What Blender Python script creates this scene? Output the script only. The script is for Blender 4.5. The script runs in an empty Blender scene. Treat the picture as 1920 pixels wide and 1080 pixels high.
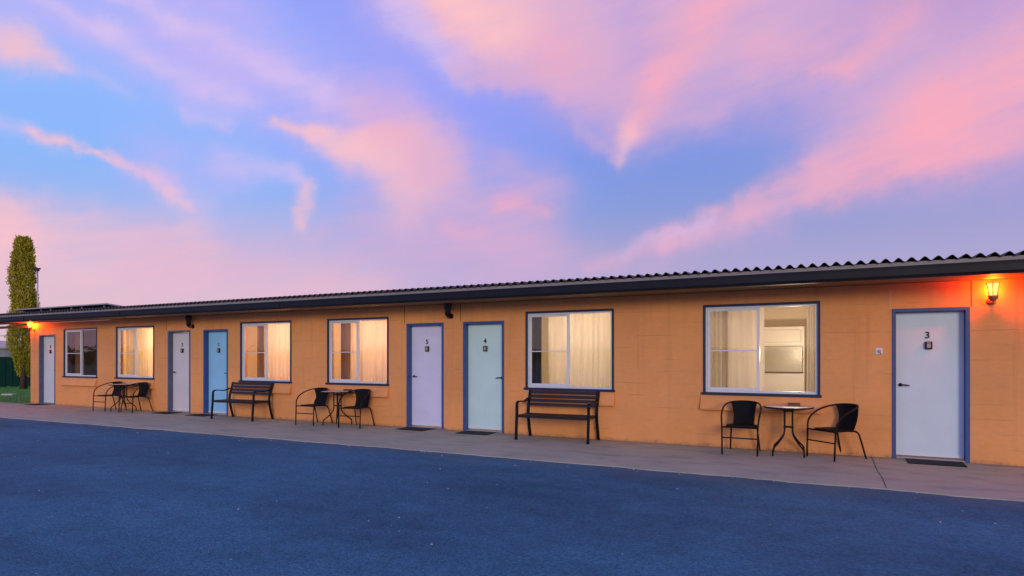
import bpy, bmesh, math, random
from mathutils import Vector, Matrix, noise
R = math.radians
scene = bpy.context.scene
COL = scene.collection
rng = random.Random(7)

# ------------------------------------------------------------------ camera
CAM_H, CAM_D, FOC = 1.44, 10.44, 1180.0          # metres above path, metres to wall, focal length in photo pixels
TH = R(62.5)
AX = Vector((-math.cos(TH), math.sin(TH), 0)); RT = Vector((math.sin(TH), math.cos(TH), 0))
cam = bpy.data.cameras.new('camera'); co = bpy.data.objects.new('camera', cam); COL.objects.link(co)
co.location = (0, -CAM_D, CAM_H)
co.rotation_euler = (R(90), 0, math.atan2(-AX.x, AX.y))
cam.sensor_width = 36; cam.lens = FOC / 1920 * 36; cam.shift_y = (669 - 540) / 1920
cam.clip_start = 0.05; cam.clip_end = 6000
scene.camera = co

# ------------------------------------------------------------------ sky
def srgb(r, g, b):
    f = lambda c: ((c/255+0.055)/1.055)**2.4 if c > 10 else c/255/12.92
    return (f(r), f(g), f(b), 1)

world = bpy.data.worlds.new('World'); scene.world = world; world.use_nodes = True
wt = world.node_tree; wn, wl = wt.nodes, wt.links
wn.clear()
class N:
    """small helper that strings shader nodes together"""
    def __init__(s, tree): s.t = tree; s.n = tree.nodes; s.l = tree.links
    def put(s, sock, v):
        if hasattr(v, 'is_output'): s.l.new(v, sock)
        elif v is not None: sock.default_value = v
    def m(s, op, a, b=None, c=None, clamp=False):
        n = s.n.new('ShaderNodeMath'); n.operation = op; n.use_clamp = clamp
        s.put(n.inputs[0], a); s.put(n.inputs[1], b); s.put(n.inputs[2], c)
        return n.outputs[0]
    def v(s, op, a, b=None, scale=None):
        n = s.n.new('ShaderNodeVectorMath'); n.operation = op
        s.put(n.inputs[0], a); s.put(n.inputs[1], b)
        if scale is not None: s.put(n.inputs['Scale'], scale)
        return n.outputs['Value'] if op in ('DOT_PRODUCT', 'LENGTH', 'DISTANCE') else n.outputs[0]
    def mix(s, f, a, b, kind='MIX'):
        n = s.n.new('ShaderNodeMix'); n.data_type = 'RGBA'; n.blend_type = kind; n.clamp_factor = True
        s.put(n.inputs[0], f); s.put(n.inputs[6], a); s.put(n.inputs[7], b)
        return n.outputs[2]
    def noise(s, vec, scale, detail=3, rough=.5, dim='3D', out=0, dist=0.0):
        n = s.n.new('ShaderNodeTexNoise'); n.noise_dimensions = dim
        s.put(n.inputs['Vector'], vec); n.inputs['Scale'].default_value = scale
        n.inputs['Detail'].default_value = detail; n.inputs['Roughness'].default_value = rough
        n.inputs['Distortion'].default_value = dist
        return n.outputs[out]
    def ramp(s, f, stops, mode='LINEAR'):
        n = s.n.new('ShaderNodeValToRGB'); n.color_ramp.interpolation = mode
        e = n.color_ramp.elements
        while len(e) > 1: e.remove(e[-1])
        e[0].position, e[0].color = stops[0]
        for p, c in stops[1:]:
            k = e.new(p); k.color = c
        s.put(n.inputs[0], f)
        return n.outputs[0]
    def mr(s, v, a, b, c=0., d=1., smooth=False):
        n = s.n.new('ShaderNodeMapRange'); n.interpolation_type = 'SMOOTHSTEP' if smooth else 'LINEAR'
        s.put(n.inputs[0], v); s.put(n.inputs[1], a); s.put(n.inputs[2], b); s.put(n.inputs[3], c); s.put(n.inputs[4], d)
        return n.outputs[0]
    def comb(s, x, y, z=0.):
        n = s.n.new('ShaderNodeCombineXYZ'); s.put(n.inputs[0], x); s.put(n.inputs[1], y); s.put(n.inputs[2], z)
        return n.outputs[0]
    def sep(s, v):
        n = s.n.new('ShaderNodeSeparateXYZ'); s.put(n.inputs[0], v); return n.outputs

# every cloud bank is a soft stroke in azimuth / elevation (milliradians), azimuth counted from the building's north-west
def az_el(px, py):
    u, v = (px-960)/FOC, (669-py)/FOC
    a = math.atan(u)
    return a, math.atan(v*math.cos(a))

W = N(wt)
tc = wn.new('ShaderNodeTexCoord')
d = W.v('NORMALIZE', tc.outputs['Generated'])
az = W.m('ARCTAN2', W.v('DOT_PRODUCT', d, tuple(RT)), W.v('DOT_PRODUCT', d, tuple(AX)))
dz = W.sep(d)[2]
el = W.m('ARCSINE', dz)
P0 = W.comb(az, el)
# domain warp
wa = W.noise(P0, 5.0, 3, .5, '2D', 1)
wb = W.noise(P0, 22.0, 4, .55, '2D', 1)
wc = W.noise(P0, 60.0, 4, .6, '2D', 1)
warp = W.v('ADD', W.v('SCALE', W.v('SUBTRACT', wc, (.5, .5, .5)), scale=.010), W.v('ADD', W.v('SCALE', W.v('SUBTRACT', wa, (.5, .5, .5)), scale=.048),
           W.v('SCALE', W.v('SUBTRACT', wb, (.5, .5, .5)), scale=.026)))
P = W.v('MULTIPLY', W.v('ADD', P0, warp), (1, 1, 0))
fib = W.noise(W.comb(W.m('ADD', W.m('MULTIPLY', az, 5), W.m('MULTIPLY', el, 6)), W.m('SUBTRACT', W.m('MULTIPLY', el, 30), W.m('MULTIPLY', az, 8))), 1.0, 5, .6, '2D')
fibm = W.mr(fib, .25, .75, .55, 1.14)

# clear-sky gradient
left = W.ramp(W.m('MULTIPLY', el, 1/1.2), [
    (0.0, srgb(214, 190, 202)), (.06, srgb(212, 190, 208)), (.14, srgb(160, 182, 236)), (.22, srgb(140, 184, 250)),
    (.34, srgb(146, 184, 255)), (.44, srgb(150, 165, 250)), (.6, srgb(130, 150, 235)), (1., srgb(105, 135, 225))])
right = W.ramp(W.m('MULTIPLY', el, 1/1.2), [
    (0.0, srgb(200, 178, 206)), (.09, srgb(180, 170, 210)), (.14, srgb(162, 162, 210)), (.19, srgb(138, 156, 218)), (.25, srgb(122, 150, 226)),
    (.36, srgb(146, 148, 226)), (.46, srgb(160, 150, 218)), (.6, srgb(140, 145, 220)), (1., srgb(105, 135, 225))])
sky = W.mix(W.mr(az, -.5, .25, 0, 1, True), left, right)
violet = W.m('MULTIPLY', W.mr(W.m('ABSOLUTE', W.m('ADD', az, .13)), 0, .4, 1, 0, True), W.mr(el, .16, .4, 0, .8, True))
sky = W.mix(violet, sky, srgb(145, 158, 252))

C = {'p': srgb(250, 172, 190), 'q': srgb(247, 194, 204), 'h': srgb(255, 204, 202), 'l': srgb(192, 178, 246),
     'm': srgb(213, 173, 212), 'n': srgb(186, 152, 208), 'w': srgb(218, 194, 238), 't': srgb(230, 174, 202), 'b': srgb(124, 152, 228)}
STROKES = [  # x0 y0 w0  x1 y1 w1  strength colour (edge crispness)
    # low haze bank on the left and along the horizon
    (-300, 405, 66, -10, 442, 62, .72, 'q', 4.5), (-10, 442, 62, 330, 480, 58, .66, 'q', 4.), (330, 480, 56, 600, 505, 50, .4, 'q'), (300, 500, 60, 1000, 490, 60, .5, 'm'),
    (-300, 555, 60, 700, 560, 50, .4, 'q'),
    # long lavender band, upper left to centre
    (-120, -110, 70, 420, 95, 70, .8, 'l', 2.6), (380, 90, 74, 700, 230, 80, .8, 'l', 2.6), (20, -30, 9, 190, 62, 13, .6, 'w'), (190, 62, 13, 450, 190, 20, .6, 'w'),
    (200, -10, 10, 330, 38, 13, .65, 'w'), (330, 38, 13, 600, 165, 22, .6, 'w'), (600, 165, 22, 790, 265, 30, .5, 'w'), (690, 210, 60, 800, 300, 60, .5, 'm'),
    # pink patch on the far left
    (-60, 70, 26, 45, 90, 20, .85, 'q'), (40, 92, 19, 120, 124, 9, .65, 'q'), (110, 120, 12, 220, 170, 10, .25, 'w'),
    # thin wisp below it
    (-10, 218, 11, 60, 240, 9, .5, 'w'), (55, 245, 7, 100, 266, 9, .85, 'q'), (100, 266, 8, 170, 294, 4, .7, 'q'), (170, 294, 5, 270, 327, 7, .75, 'q'),
    (270, 325, 10, 312, 352, 15, .85, 'q'), (312, 352, 15, 345, 385, 10, .75, 'q'), (350, 205, 12, 430, 232, 11, .5, 'w'), (300, 330, 20, 370, 390, 30, .3, 'w'),
    # pale veil with a hook
    (270, 300, 40, 430, 320, 36, .5, 'l'), (420, 312, 22, 560, 330, 16, .5, 'w'), (555, 328, 12, 588, 350, 13, .45, 'w'),
    (588, 355, 11, 574, 430, 10, .6, 'q'),
    # central pink mass
    (510, 230, 9, 600, 256, 18, .7, 'q'), (590, 252, 18, 690, 285, 34, .85, 'q', 2.6), (680, 285, 34, 800, 320, 58, .95, 'q', 2.4), (745, 305, 50, 752, 400, 34, .8, 'q'),
    (720, 235, 40, 800, 300, 50, .4, 'p'), (800, 310, 60, 930, 400, 60, .7, 'm'), (940, 310, 26, 1030, 370, 36, .5, 'm'),
    (950, 388, 18, 1005, 394, 16, .75, 'p'), (840, 432, 13, 900, 434, 13, .5, 'p'), (680, 430, 50, 960, 455, 60, .55, 'm'),
    # big bank at the top centre
    (790, -110, 110, 1050, 55, 78, 1., 'q', 3.2), (850, -20, 44, 1040, 110, 46, .85, 'p'), (800, -50, 36, 960, 50, 44, .75, 'h'),
    (730, 10, 26, 860, 120, 26, .65, 'w'), (860, 122, 24, 1040, 145, 28, .7, 'm', 3.), (1060, 100, 46, 1140, 130, 40, .7, 'p'),
    # mauve veil to the right of it
    (1090, 0, 100, 1420, 20, 104, .92, 'm'), (1400, 0, 104, 1760, 60, 104, .9, 'm'), (1760, -60, 130, 2050, 120, 120, .85, 'n'),
    (1080, 180, 40, 1250, 180, 56, .55, 'm'), (1230, 150, 56, 1420, 110, 50, .6, 'm'), (1620, 130, 60, 1900, 150, 80, .6, 'm'),
    # falling pink streak
    (1140, 110, 60, 1185, 225, 42, .55, 'm'), (1250, 170, 60, 1180, 250, 30, .4, 'm'), (1350, -10, 42, 1235, 150, 34, .75, 'p'), (1235, 150, 31, 1180, 235, 21, .7, 'p'), (1180, 235, 20, 1160, 300, 12, .6, 'q'), (1080, 240, 15, 1152, 290, 13, .5, 'm'),
    (1310, 220, 16, 1358, 202, 18, .55, 'm'),
    # strokes in the veil at the right
    (1700, 25, 24, 1590, 112, 20, .5, 'p'), (1590, 112, 15, 1520, 125, 10, .4, 'p'), (1540, 80, 26, 1430, 95, 24, .3, 'p'),
    # long swoosh falling to the horizon
    (2060, 10, 90, 1760, 210, 74, .8, 'm'), (1760, 205, 66, 1560, 290, 46, .6, 'm'), (2020, 100, 74, 1760, 248, 66, .85, 'p', 2.4),
    (1760, 248, 60, 1560, 345, 40, .82, 'p', 2.8), (1560, 345, 40, 1400, 408, 26, .8, 't', 3.), (1400, 408, 26, 1250, 455, 17, .75, 't', 2.4), (1660, 220, 30, 1560, 268, 22, .35, 'm'), (1330, 425, 9, 1180, 462, 8, .4, 'w'),
    (1250, 455, 17, 1110, 492, 12, .5, 't'), (960, 470, 44, 1160, 492, 30, .45, 'm'), (1470, 425, 22, 1230, 490, 24, .4, 'm'),
]
Pk = P
for ki, (x0, y0, w0, x1, y1, w1, amp, ck, *ex) in enumerate(STROKES):
    if ki and ki % 8 == 0:      # ties each batch to the one before, so that the shader evaluates them in turn
        Pk = W.v('ADD', W.v('SCALE', sky, scale=1e-7), P)
    a, b = Vector(az_el(x0, y0)).to_3d(), Vector(az_el(x1, y1)).to_3d()
    ba = b - a; k = 1/max(ba.length_squared, 1e-9)
    s0, s1 = w0/FOC*1.06, w1/FOC*1.06
    pa = W.v('SUBTRACT', Pk, tuple(a))
    h = W.m('MULTIPLY', W.v('DOT_PRODUCT', pa, tuple(ba)), k, clamp=True)
    q = W.v('LENGTH', W.v('SUBTRACT', pa, W.v('SCALE', tuple(ba), scale=h)))
    w = W.m('MULTIPLY_ADD', h, s1-s0, s0)
    q = W.m('DIVIDE', q, w)
    q = W.m('POWER', math.e, W.m('MULTIPLY', W.m('POWER', q, ex[0] if ex else 1.9), -.85))
    f = W.m('MULTIPLY', W.m('MULTIPLY', q, amp), fibm, clamp=True)
    sky = W.mix(f, sky, C[ck])
# the rest of the dome (beside, behind and above): streaky pink and lavender cloud
nb = W.noise(W.v('MULTIPLY', d, (2.2, 3.4, 5.0)), 1.3, 5, .55, '3D', 0, .6)
outside = W.m('MAXIMUM', W.mr(W.m('ABSOLUTE', az), .72, 1.05, 0, 1, True), W.mr(el, .56, .75, 0, 1, True))
far = W.m('MULTIPLY', W.mr(nb, .48, .68, 0, .75, True), outside, clamp=True)
sky = W.mix(far, sky, srgb(232, 176, 205))
# afterglow round the point where the sun went down, behind the viewer
SUN_AZ = Vector((.50, -.86, 0)).normalized()
glow = W.m('POWER', W.m('MAXIMUM', W.v('DOT_PRODUCT', d, tuple(SUN_AZ)), 0.), 5.)
glow = W.m('MULTIPLY', glow, W.mr(el, -.02, .7, 1, .15, True))
sky = W.mix(W.m('MULTIPLY', glow, .9, clamp=True), sky, (1.25, .72, .42, 1))
sky = W.mix(W.mr(el, -.02, 0, 0, 1), (.10, .10, .13, 1), sky)
bg = wn.new('ShaderNodeBackground'); out = wn.new('ShaderNodeOutputWorld')
wl.new(sky, bg.inputs[0]); bg.inputs[1].default_value = 1.0; wl.new(bg.outputs[0], out.inputs[0])
world.cycles.sampling_method = 'MANUAL'; world.cycles.sample_map_resolution = 512

# ------------------------------------------------------------------ last low light of the sun
SUN_EL = R(11)
sl = bpy.data.lights.new('sun', 'SUN'); sl.energy = 1.08; sl.angle = R(14); sl.color = (1.0, .80, .58)
so = bpy.data.objects.new('sun', sl); COL.objects.link(so)
to_sun = Vector((SUN_AZ.x*math.cos(SUN_EL), SUN_AZ.y*math.cos(SUN_EL), math.sin(SUN_EL)))
so.rotation_euler = to_sun.to_track_quat('Z', 'Y').to_euler(); so.location = to_sun*60
scene.view_settings.view_transform = 'Standard'; scene.view_settings.look = 'None'
scene.view_settings.exposure = 0; scene.view_settings.gamma = 1
scene.render.engine = 'CYCLES'
scene.cycles.max_bounces = 8; scene.cycles.transparent_max_bounces = 12
scene.cycles.use_denoising = True

# ------------------------------------------------------------------ mesh helpers
def obj(name, bm, mat, parent=None, smooth=False, loc=None):
    bmesh.ops.recalc_face_normals(bm, faces=bm.faces)
    me = bpy.data.meshes.new(name); bm.to_mesh(me); bm.free()
    for m_ in (mat if isinstance(mat, (list, tuple)) else [mat]): me.materials.append(m_)
    if smooth:
        for p in me.polygons: p.use_smooth = True
    o = bpy.data.objects.new(name, me); COL.objects.link(o)
    if parent: o.parent = parent
    if loc: o.location = loc
    return o

def tag(o, label=None, cat=None, group=None, kind=None):
    if label: o['label'] = label
    if cat: o['category'] = cat
    if group: o['group'] = group
    if kind: o['kind'] = kind
    return o

def empty(name, loc=(0, 0, 0), rz=0):
    o = bpy.data.objects.new(name, None); COL.objects.link(o)
    o.location = loc; o.rotation_euler = (0, 0, rz); o.empty_display_size = .1
    return o

def box(bm, x0, x1, y0, y1, z0, z1, bev=0.0, mi=0):
    vs = [bm.verts.new((x, y, z)) for z in (z0, z1) for y in (y0, y1) for x in (x0, x1)]
    fs = [bm.faces.new([vs[i] for i in f]) for f in
          ((0, 2, 3, 1), (4, 5, 7, 6), (0, 1, 5, 4), (2, 6, 7, 3), (0, 4, 6, 2), (1, 3, 7, 5))]
    for f in fs: f.material_index = mi
    if bev:
        es = set(e for f in fs for e in f.edges)
        bmesh.ops.bevel(bm, geom=list(es), offset=bev, segments=2, profile=.5, affect='EDGES')

def catmull(pts, n=6):
    pts = [Vector(p) for p in pts]
    if len(pts) < 3: return pts
    q = [pts[0]*2-pts[1]] + pts + [pts[-1]*2-pts[-2]]
    out = []
    for i in range(1, len(q)-2):
        for k in range(n):
            t = k/n
            out.append(.5*((2*q[i]) + (q[i+1]-q[i-1])*t + (2*q[i-1]-5*q[i]+4*q[i+1]-q[i+2])*t*t
                           + (3*q[i]-q[i-1]-3*q[i+1]+q[i+2])*t**3))
    out.append(pts[-1])
    return out

def tube(bm, pts, r, seg=8, flat=None, r1=None):
    """swept tube; flat=(width vector axis, ratio) squashes the section"""
    pts = [Vector(p) for p in pts]
    rings = []
    up = None
    for i, p in enumerate(pts):
        t = (pts[min(i+1, len(pts)-1)] - pts[max(i-1, 0)]).normalized()
        if up is None:
            up = Vector((0, 0, 1)) if abs(t.z) < .9 else Vector((1, 0, 0))
        a = (up - t*up.dot(t)).normalized(); b = t.cross(a); up = a
        rr = r if r1 is None else r+(r1-r)*i/(len(pts)-1)
        rings.append([bm.verts.new(p + (a*math.cos(2*math.pi*k/seg) + b*math.sin(2*math.pi*k/seg))*rr) for k in range(seg)])
    for i in range(len(rings)-1):
        for k in range(seg):
            bm.faces.new((rings[i][k], rings[i][(k+1) % seg], rings[i+1][(k+1) % seg], rings[i+1][k]))
    bm.faces.new(rings[0][::-1]); bm.faces.new(rings[-1])

def lathe(bm, prof, seg=24, c=(0, 0, 0), cap=True):
    rings = [[bm.verts.new((c[0]+r*math.cos(2*math.pi*k/seg), c[1]+r*math.sin(2*math.pi*k/seg), c[2]+z)) for k in range(seg)] for r, z in prof]
    for i in range(len(rings)-1):
        for k in range(seg):
            bm.faces.new((rings[i][k], rings[i][(k+1) % seg], rings[i+1][(k+1) % seg], rings[i+1][k]))
    if cap:
        bm.faces.new(rings[0][::-1]); bm.faces.new(rings[-1])

def slab(bm, loop, t):
    """extrude a closed 3-D loop by vector t"""
    a = [bm.verts.new(p) for p in loop]; b = [bm.verts.new(Vector(p)+Vector(t)) for p in loop]
    n = len(a)
    bm.faces.new(a[::-1]); bm.faces.new(b)
    for i in range(n): bm.faces.new((a[i], a[(i+1) % n], b[(i+1) % n], b[i]))

def grid_sheet(bm, rows, thick=None):
    """rows of points -> quad sheet (optionally given a back side)"""
    v = [[bm.verts.new(p) for p in r] for r in rows]
    for i in range(len(v)-1):
        for j in range(len(v[0])-1):
            bm.faces.new((v[i][j], v[i][j+1], v[i+1][j+1], v[i+1][j]))
    return v

# ------------------------------------------------------------------ materials
def mat(name, col, rough=.6, metal=0., var=.0, vscale=8., bump=0., bscale=60., spec=.5, coat=0.):
    m_ = bpy.data.materials.new(name); m_.use_nodes = True
    t = m_.node_tree; b = t.nodes['Principled BSDF']; n = N(t)
    c = (*col, 1) if len(col) == 3 else col
    b.inputs['Base Color'].default_value = c
    b.inputs['Roughness'].default_value = rough; b.inputs['Metallic'].default_value = metal
    b.inputs['Specular IOR Level'].default_value = spec
    b.inputs['Coat Weight'].default_value = coat
    tcn = t.nodes.new('ShaderNodeTexCoord'); v = tcn.outputs['Object']
    if var:
        f = n.noise(v, vscale, 5, .6)
        f = n.mr(f, .3, .7, 1-var, 1+var)
        t.links.new(n.mix(1., c, n.comb(f, f, f), 'MULTIPLY'), b.inputs['Base Color'])
    if bump:
        bp = t.nodes.new('ShaderNodeBump'); bp.inputs['Strength'].default_value = bump; bp.inputs['Distance'].default_value = .004
        t.links.new(n.noise(v, bscale, 4, .6), bp.inputs['Height']); t.links.new(bp.outputs[0], b.inputs['Normal'])
    return m_

def wall_mat():
    m_ = bpy.data.materials.new('painted_block'); m_.use_nodes = True
    t = m_.node_tree; b = t.nodes['Principled BSDF']; n = N(t)
    g = t.nodes.new('ShaderNodeNewGeometry'); p = g.outputs['Position']; s = n.sep(p)
    bt = t.nodes.new('ShaderNodeTexBrick')
    bt.inputs['Scale'].default_value = 1; bt.inputs['Brick Width'].default_value = .4; bt.inputs['Row Height'].default_value = .2
    bt.inputs['Mortar Size'].default_value = .0045; bt.inputs['Mortar Smooth'].default_value = .4
    t.links.new(n.comb(n.m('ADD', s[0], s[1]), n.m('ADD', s[2], .004)), bt.inputs['Vector'])
    # horizontal bed joints read stronger than the upright ones, and both come and go under the paint
    row = n.m('ABSOLUTE', n.m('SUBTRACT', n.m('FRACT', n.m('DIVIDE', n.m('ADD', s[2], .104), .2)), .5))
    bed = n.mr(row, .0, .036, 1, 0, True)
    patch = n.mr(n.noise(n.v('MULTIPLY', p, (.9, .9, 3.)), 1.6, 3, .6), .46, .66, .04, 1, True)
    joint = n.m('MULTIPLY', n.m('MAXIMUM', bed, n.m('MULTIPLY', bt.outputs['Fac'], .05)), patch)
    big = n.noise(p, .7, 4, .6); fine = n.noise(n.v('MULTIPLY', p, (1, 1, 2.)), 9, 5, .65)
    f = n.m('ADD', n.mr(big, .3, .7, .88, 1.09), n.mr(fine, .3, .7, -.045, .045))
    tone = n.mix(n.noise(p, 2.2, 4, .6), (.79, .345, .104, 1), (.77, .37, .150, 1))
    c = n.mix(1., tone, n.comb(f, f, f), 'MULTIPLY')
    c = n.mix(n.m('MULTIPLY', joint, .5), c, (.26, .12, .04, 1))
    # splash-back dirt and flaked paint just above the slab
    edge = n.m('ADD', s[2], n.m('MULTIPLY', n.noise(p, 5, 4, .7), -.13))
    dirt = n.m('MULTIPLY', n.mr(edge, -.07, .0, 1, 0, True), n.mr(n.noise(p, 14, 3, .6), .35, .65, .1, .8))
    c = n.mix(n.m('MULTIPLY', dirt, .9), c, (.20, .13, .09, 1))
    # faint rain streaks
    st = n.noise(n.v('MULTIPLY', p, (9., 9., .35)), 1., 3, .6)
    c = n.mix(n.m('MULTIPLY', n.mr(st, .56, .75, 0, .28), n.mr(s[2], .3, 2.2, .3, 1.)), c, (.30, .16, .08, 1))
    t.links.new(c, b.inputs['Base Color'])
    b.inputs['Roughness'].default_value = .62; b.inputs['Specular IOR Level'].default_value = .3
    bp = t.nodes.new('ShaderNodeBump'); bp.inputs['Strength'].default_value = .55; bp.inputs['Distance'].default_value = .004
    hgt = n.m('SUBTRACT', n.m('MULTIPLY', n.noise(p, 90, 4, .65), .35), n.m('MULTIPLY', joint, 1.0))
    t.links.new(hgt, bp.inputs['Height']); t.links.new(bp.outputs[0], b.inputs['Normal'])
    return m_

def asphalt_mat():
    m_ = bpy.data.materials.new('asphalt'); m_.use_nodes = True
    t = m_.node_tree; b = t.nodes['Principled BSDF']; n = N(t)
    g = t.nodes.new('ShaderNodeNewGeometry'); p = g.outputs['Position']
    vo = t.nodes.new('ShaderNodeTexVoronoi'); vo.inputs['Scale'].default_value = 62; t.links.new(p, vo.inputs['Vector'])
    vo2 = t.nodes.new('ShaderNodeTexVoronoi'); vo2.inputs['Scale'].default_value = 23; t.links.new(p, vo2.inputs['Vector'])
    stone = n.sep(vo.outputs['Color'])[0]
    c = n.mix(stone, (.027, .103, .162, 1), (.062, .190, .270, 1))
    lum = n.mr(n.noise(n.v('MULTIPLY', p, (.45, 1.15, 1)), .42, 5, .6), .3, .7, .66, 1.36)
    mid = n.mr(n.noise(p, 3.2, 4, .65), .3, .7, .86, 1.14)
    lum = n.m('MULTIPLY', lum, mid)
    c = n.mix(1., c, n.comb(lum, lum, lum), 'MULTIPLY')
    # pale grit worn out of the seal
    pale = n.m('MULTIPLY', n.mr(n.sep(vo2.outputs['Color'])[1], .955, .975, 0, 1), n.mr(n.noise(p, .9, 3, .6), .5, .66, 0, 1, True))
    pale = n.m('MULTIPLY', pale, n.mr(vo2.outputs['Distance'], .10, .2, 1, 0, True))
    c = n.mix(n.m('MULTIPLY', pale, .75), c, (.42, .44, .48, 1))
    # dust blown off the slab edge
    y = n.sep(p)[1]
    dust = n.m('MULTIPLY', n.mr(n.m('ADD', y, n.m('MULTIPLY', n.noise(p, 1.1, 4, .65), 1.0)), -2.75, -1.85, 0, 1, True), .45)
    c = n.mix(dust, c, (.13, .15, .16, 1))
    t.links.new(c, b.inputs['Base Color'])
    b.inputs['Roughness'].default_value = .86; b.inputs['Specular IOR Level'].default_value = .25
    bp = t.nodes.new('ShaderNodeBump'); bp.inputs['Strength'].default_value = .9; bp.inputs['Distance'].default_value = .009
    h = n.m('ADD', n.m('SUBTRACT', 1., vo.outputs['Distance']), n.m('MULTIPLY', n.noise(p, 26, 4, .65), 1.1))
    t.links.new(h, bp.inputs['Height']); t.links.new(bp.outputs[0], b.inputs['Normal'])
    return m_

def concrete_mat():
    m_ = bpy.data.materials.new('concrete'); m_.use_nodes = True
    t = m_.node_tree; b = t.nodes['Principled BSDF']; n = N(t)
    g = t.nodes.new('ShaderNodeNewGeometry'); p = g.outputs['Position']
    a = n.noise(p, .8, 5, .65); e = n.noise(n.v('MULTIPLY', p, (.6, 1.6, 1)), 2.6, 5, .65)
    c = n.mix(a, (.31, .325, .25, 1), (.52, .50, .34, 1))
    c = n.mix(n.mr(e, .5, .72, 0, .55), c, (.12, .14, .145, 1))
    sp = n.noise(p, 55, 3, .7)
    f = n.mr(sp, .3, .7, .86, 1.12)
    c = n.mix(1., c, n.comb(f, f, f), 'MULTIPLY')
    y = n.sep(p)[1]
    grime = n.m('MULTIPLY', n.mr(n.m('ADD', y, n.m('MULTIPLY', n.noise(p, 3, 4, .7), .28)), -.10, .2, 0, 1, True), .5)
    c = n.mix(grime, c, (.14, .10, .08, 1))
    t.links.new(c, b.inputs['Base Color'])
    b.inputs['Roughness'].default_value = .78; b.inputs['Specular IOR Level'].default_value = .35
    bp = t.nodes.new('ShaderNodeBump'); bp.inputs['Strength'].default_value = .4; bp.inputs['Distance'].default_value = .003
    t.links.new(n.m('ADD', n.noise(p, 70, 4, .6), n.m('MULTIPLY', e, 2.)), bp.inputs['Height']); t.links.new(bp.outputs[0], b.inputs['Normal'])
    return m_

def glass_mat():
    m_ = bpy.data.materials.new('window_glass'); m_.use_nodes = True
    t = m_.node_tree; t.nodes.remove(t.nodes['Principled BSDF']); o = t.nodes['Material Output']; n = N(t)
    tr = t.nodes.new('ShaderNodeBsdfTransparent'); tr.inputs[0].default_value = (.95, .96, .95, 1)
    gl = t.nodes.new('ShaderNodeBsdfGlossy'); gl.inputs['Roughness'].default_value = .015
    g = t.nodes.new('ShaderNodeNewGeometry')
    ct = n.m('ABSOLUTE', n.v('DOT_PRODUCT', g.outputs['Normal'], g.outputs['Incoming']))
    fr = n.m('MULTIPLY_ADD', n.m('POWER', n.m('SUBTRACT', 1., ct, clamp=True), 5.), .95, .05)
    mx = t.nodes.new('ShaderNodeMixShader')
    t.links.new(n.m('MULTIPLY', fr, 1.3, clamp=True), mx.inputs[0]); t.links.new(tr.outputs[0], mx.inputs[1]); t.links.new(gl.outputs[0], mx.inputs[2])
    t.links.new(mx.outputs[0], o.inputs[0])
    return m_

def cloth_mat(name, col, trans=.5):
    m_ = bpy.data.materials.new(name); m_.use_nodes = True
    t = m_.node_tree; t.nodes.remove(t.nodes['Principled BSDF']); o = t.nodes['Material Output']; n = N(t)
    tcn = t.nodes.new('ShaderNodeTexCoord'); v = tcn.outputs['Object']
    f = n.mr(n.noise(n.v('MULTIPLY', v, (14, 14, .6)), 1, 3, .5), .3, .7, .86, 1.1)
    c = n.mix(1., (*col, 1), n.comb(f, f, f), 'MULTIPLY')
    df = t.nodes.new('ShaderNodeBsdfDiffuse'); tl = t.nodes.new('ShaderNodeBsdfTranslucent')
    t.links.new(c, df.inputs[0]); t.links.new(c, tl.inputs[0])
    mx = t.nodes.new('ShaderNodeMixShader'); mx.inputs[0].default_value = trans
    t.links.new(df.outputs[0], mx.inputs[1]); t.links.new(tl.outputs[0], mx.inputs[2]); t.links.new(mx.outputs[0], o.inputs[0])
    return m_

def lamp_glass_mat(name, col, strength):
    m_ = bpy.data.materials.new(name); m_.use_nodes = True
    t = m_.node_tree; t.nodes.remove(t.nodes['Principled BSDF']); o = t.nodes['Material Output']
    tr = t.nodes.new('ShaderNodeBsdfTransparent'); em = t.nodes.new('ShaderNodeEmission')
    em.inputs[0].default_value = (*col, 1); em.inputs[1].default_value = strength
    mx = t.nodes.new('ShaderNodeMixShader'); mx.inputs[0].default_value = .55
    t.links.new(tr.outputs[0], mx.inputs[1]); t.links.new(em.outputs[0], mx.inputs[2]); t.links.new(mx.outputs[0], o.inputs[0])
    return m_

def leaf_mat(name, c1, c2, scale=1.2):
    m_ = bpy.data.materials.new(name); m_.use_nodes = True
    t = m_.node_tree; b = t.nodes['Principled BSDF']; n = N(t)
    g = t.nodes.new('ShaderNodeNewGeometry')
    f = n.m('ADD', n.m('MULTIPLY', g.outputs['Random Per Island'], .6), n.m('MULTIPLY', n.noise(g.outputs['Position'], scale, 3, .6), .5))
    t.links.new(n.mix(f, (*c1, 1), (*c2, 1)), b.inputs['Base Color'])
    b.inputs['Roughness'].default_value = .75; b.inputs['Specular IOR Level'].default_value = .12
    return m_

def wood_mat(name, c1, c2):
    m_ = bpy.data.materials.new(name); m_.use_nodes = True
    t = m_.node_tree; b = t.nodes['Principled BSDF']; n = N(t)
    tcn = t.nodes.new('ShaderNodeTexCoord')
    f = n.noise(n.v('MULTIPLY', tcn.outputs['Object'], (2.5, 40, 40)), 1, 5, .6)
    t.links.new(n.mix(n.mr(f, .3, .7), (*c1, 1), (*c2, 1)), b.inputs['Base Color'])
    b.inputs['Roughness'].default_value = .5
    return m_

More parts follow.
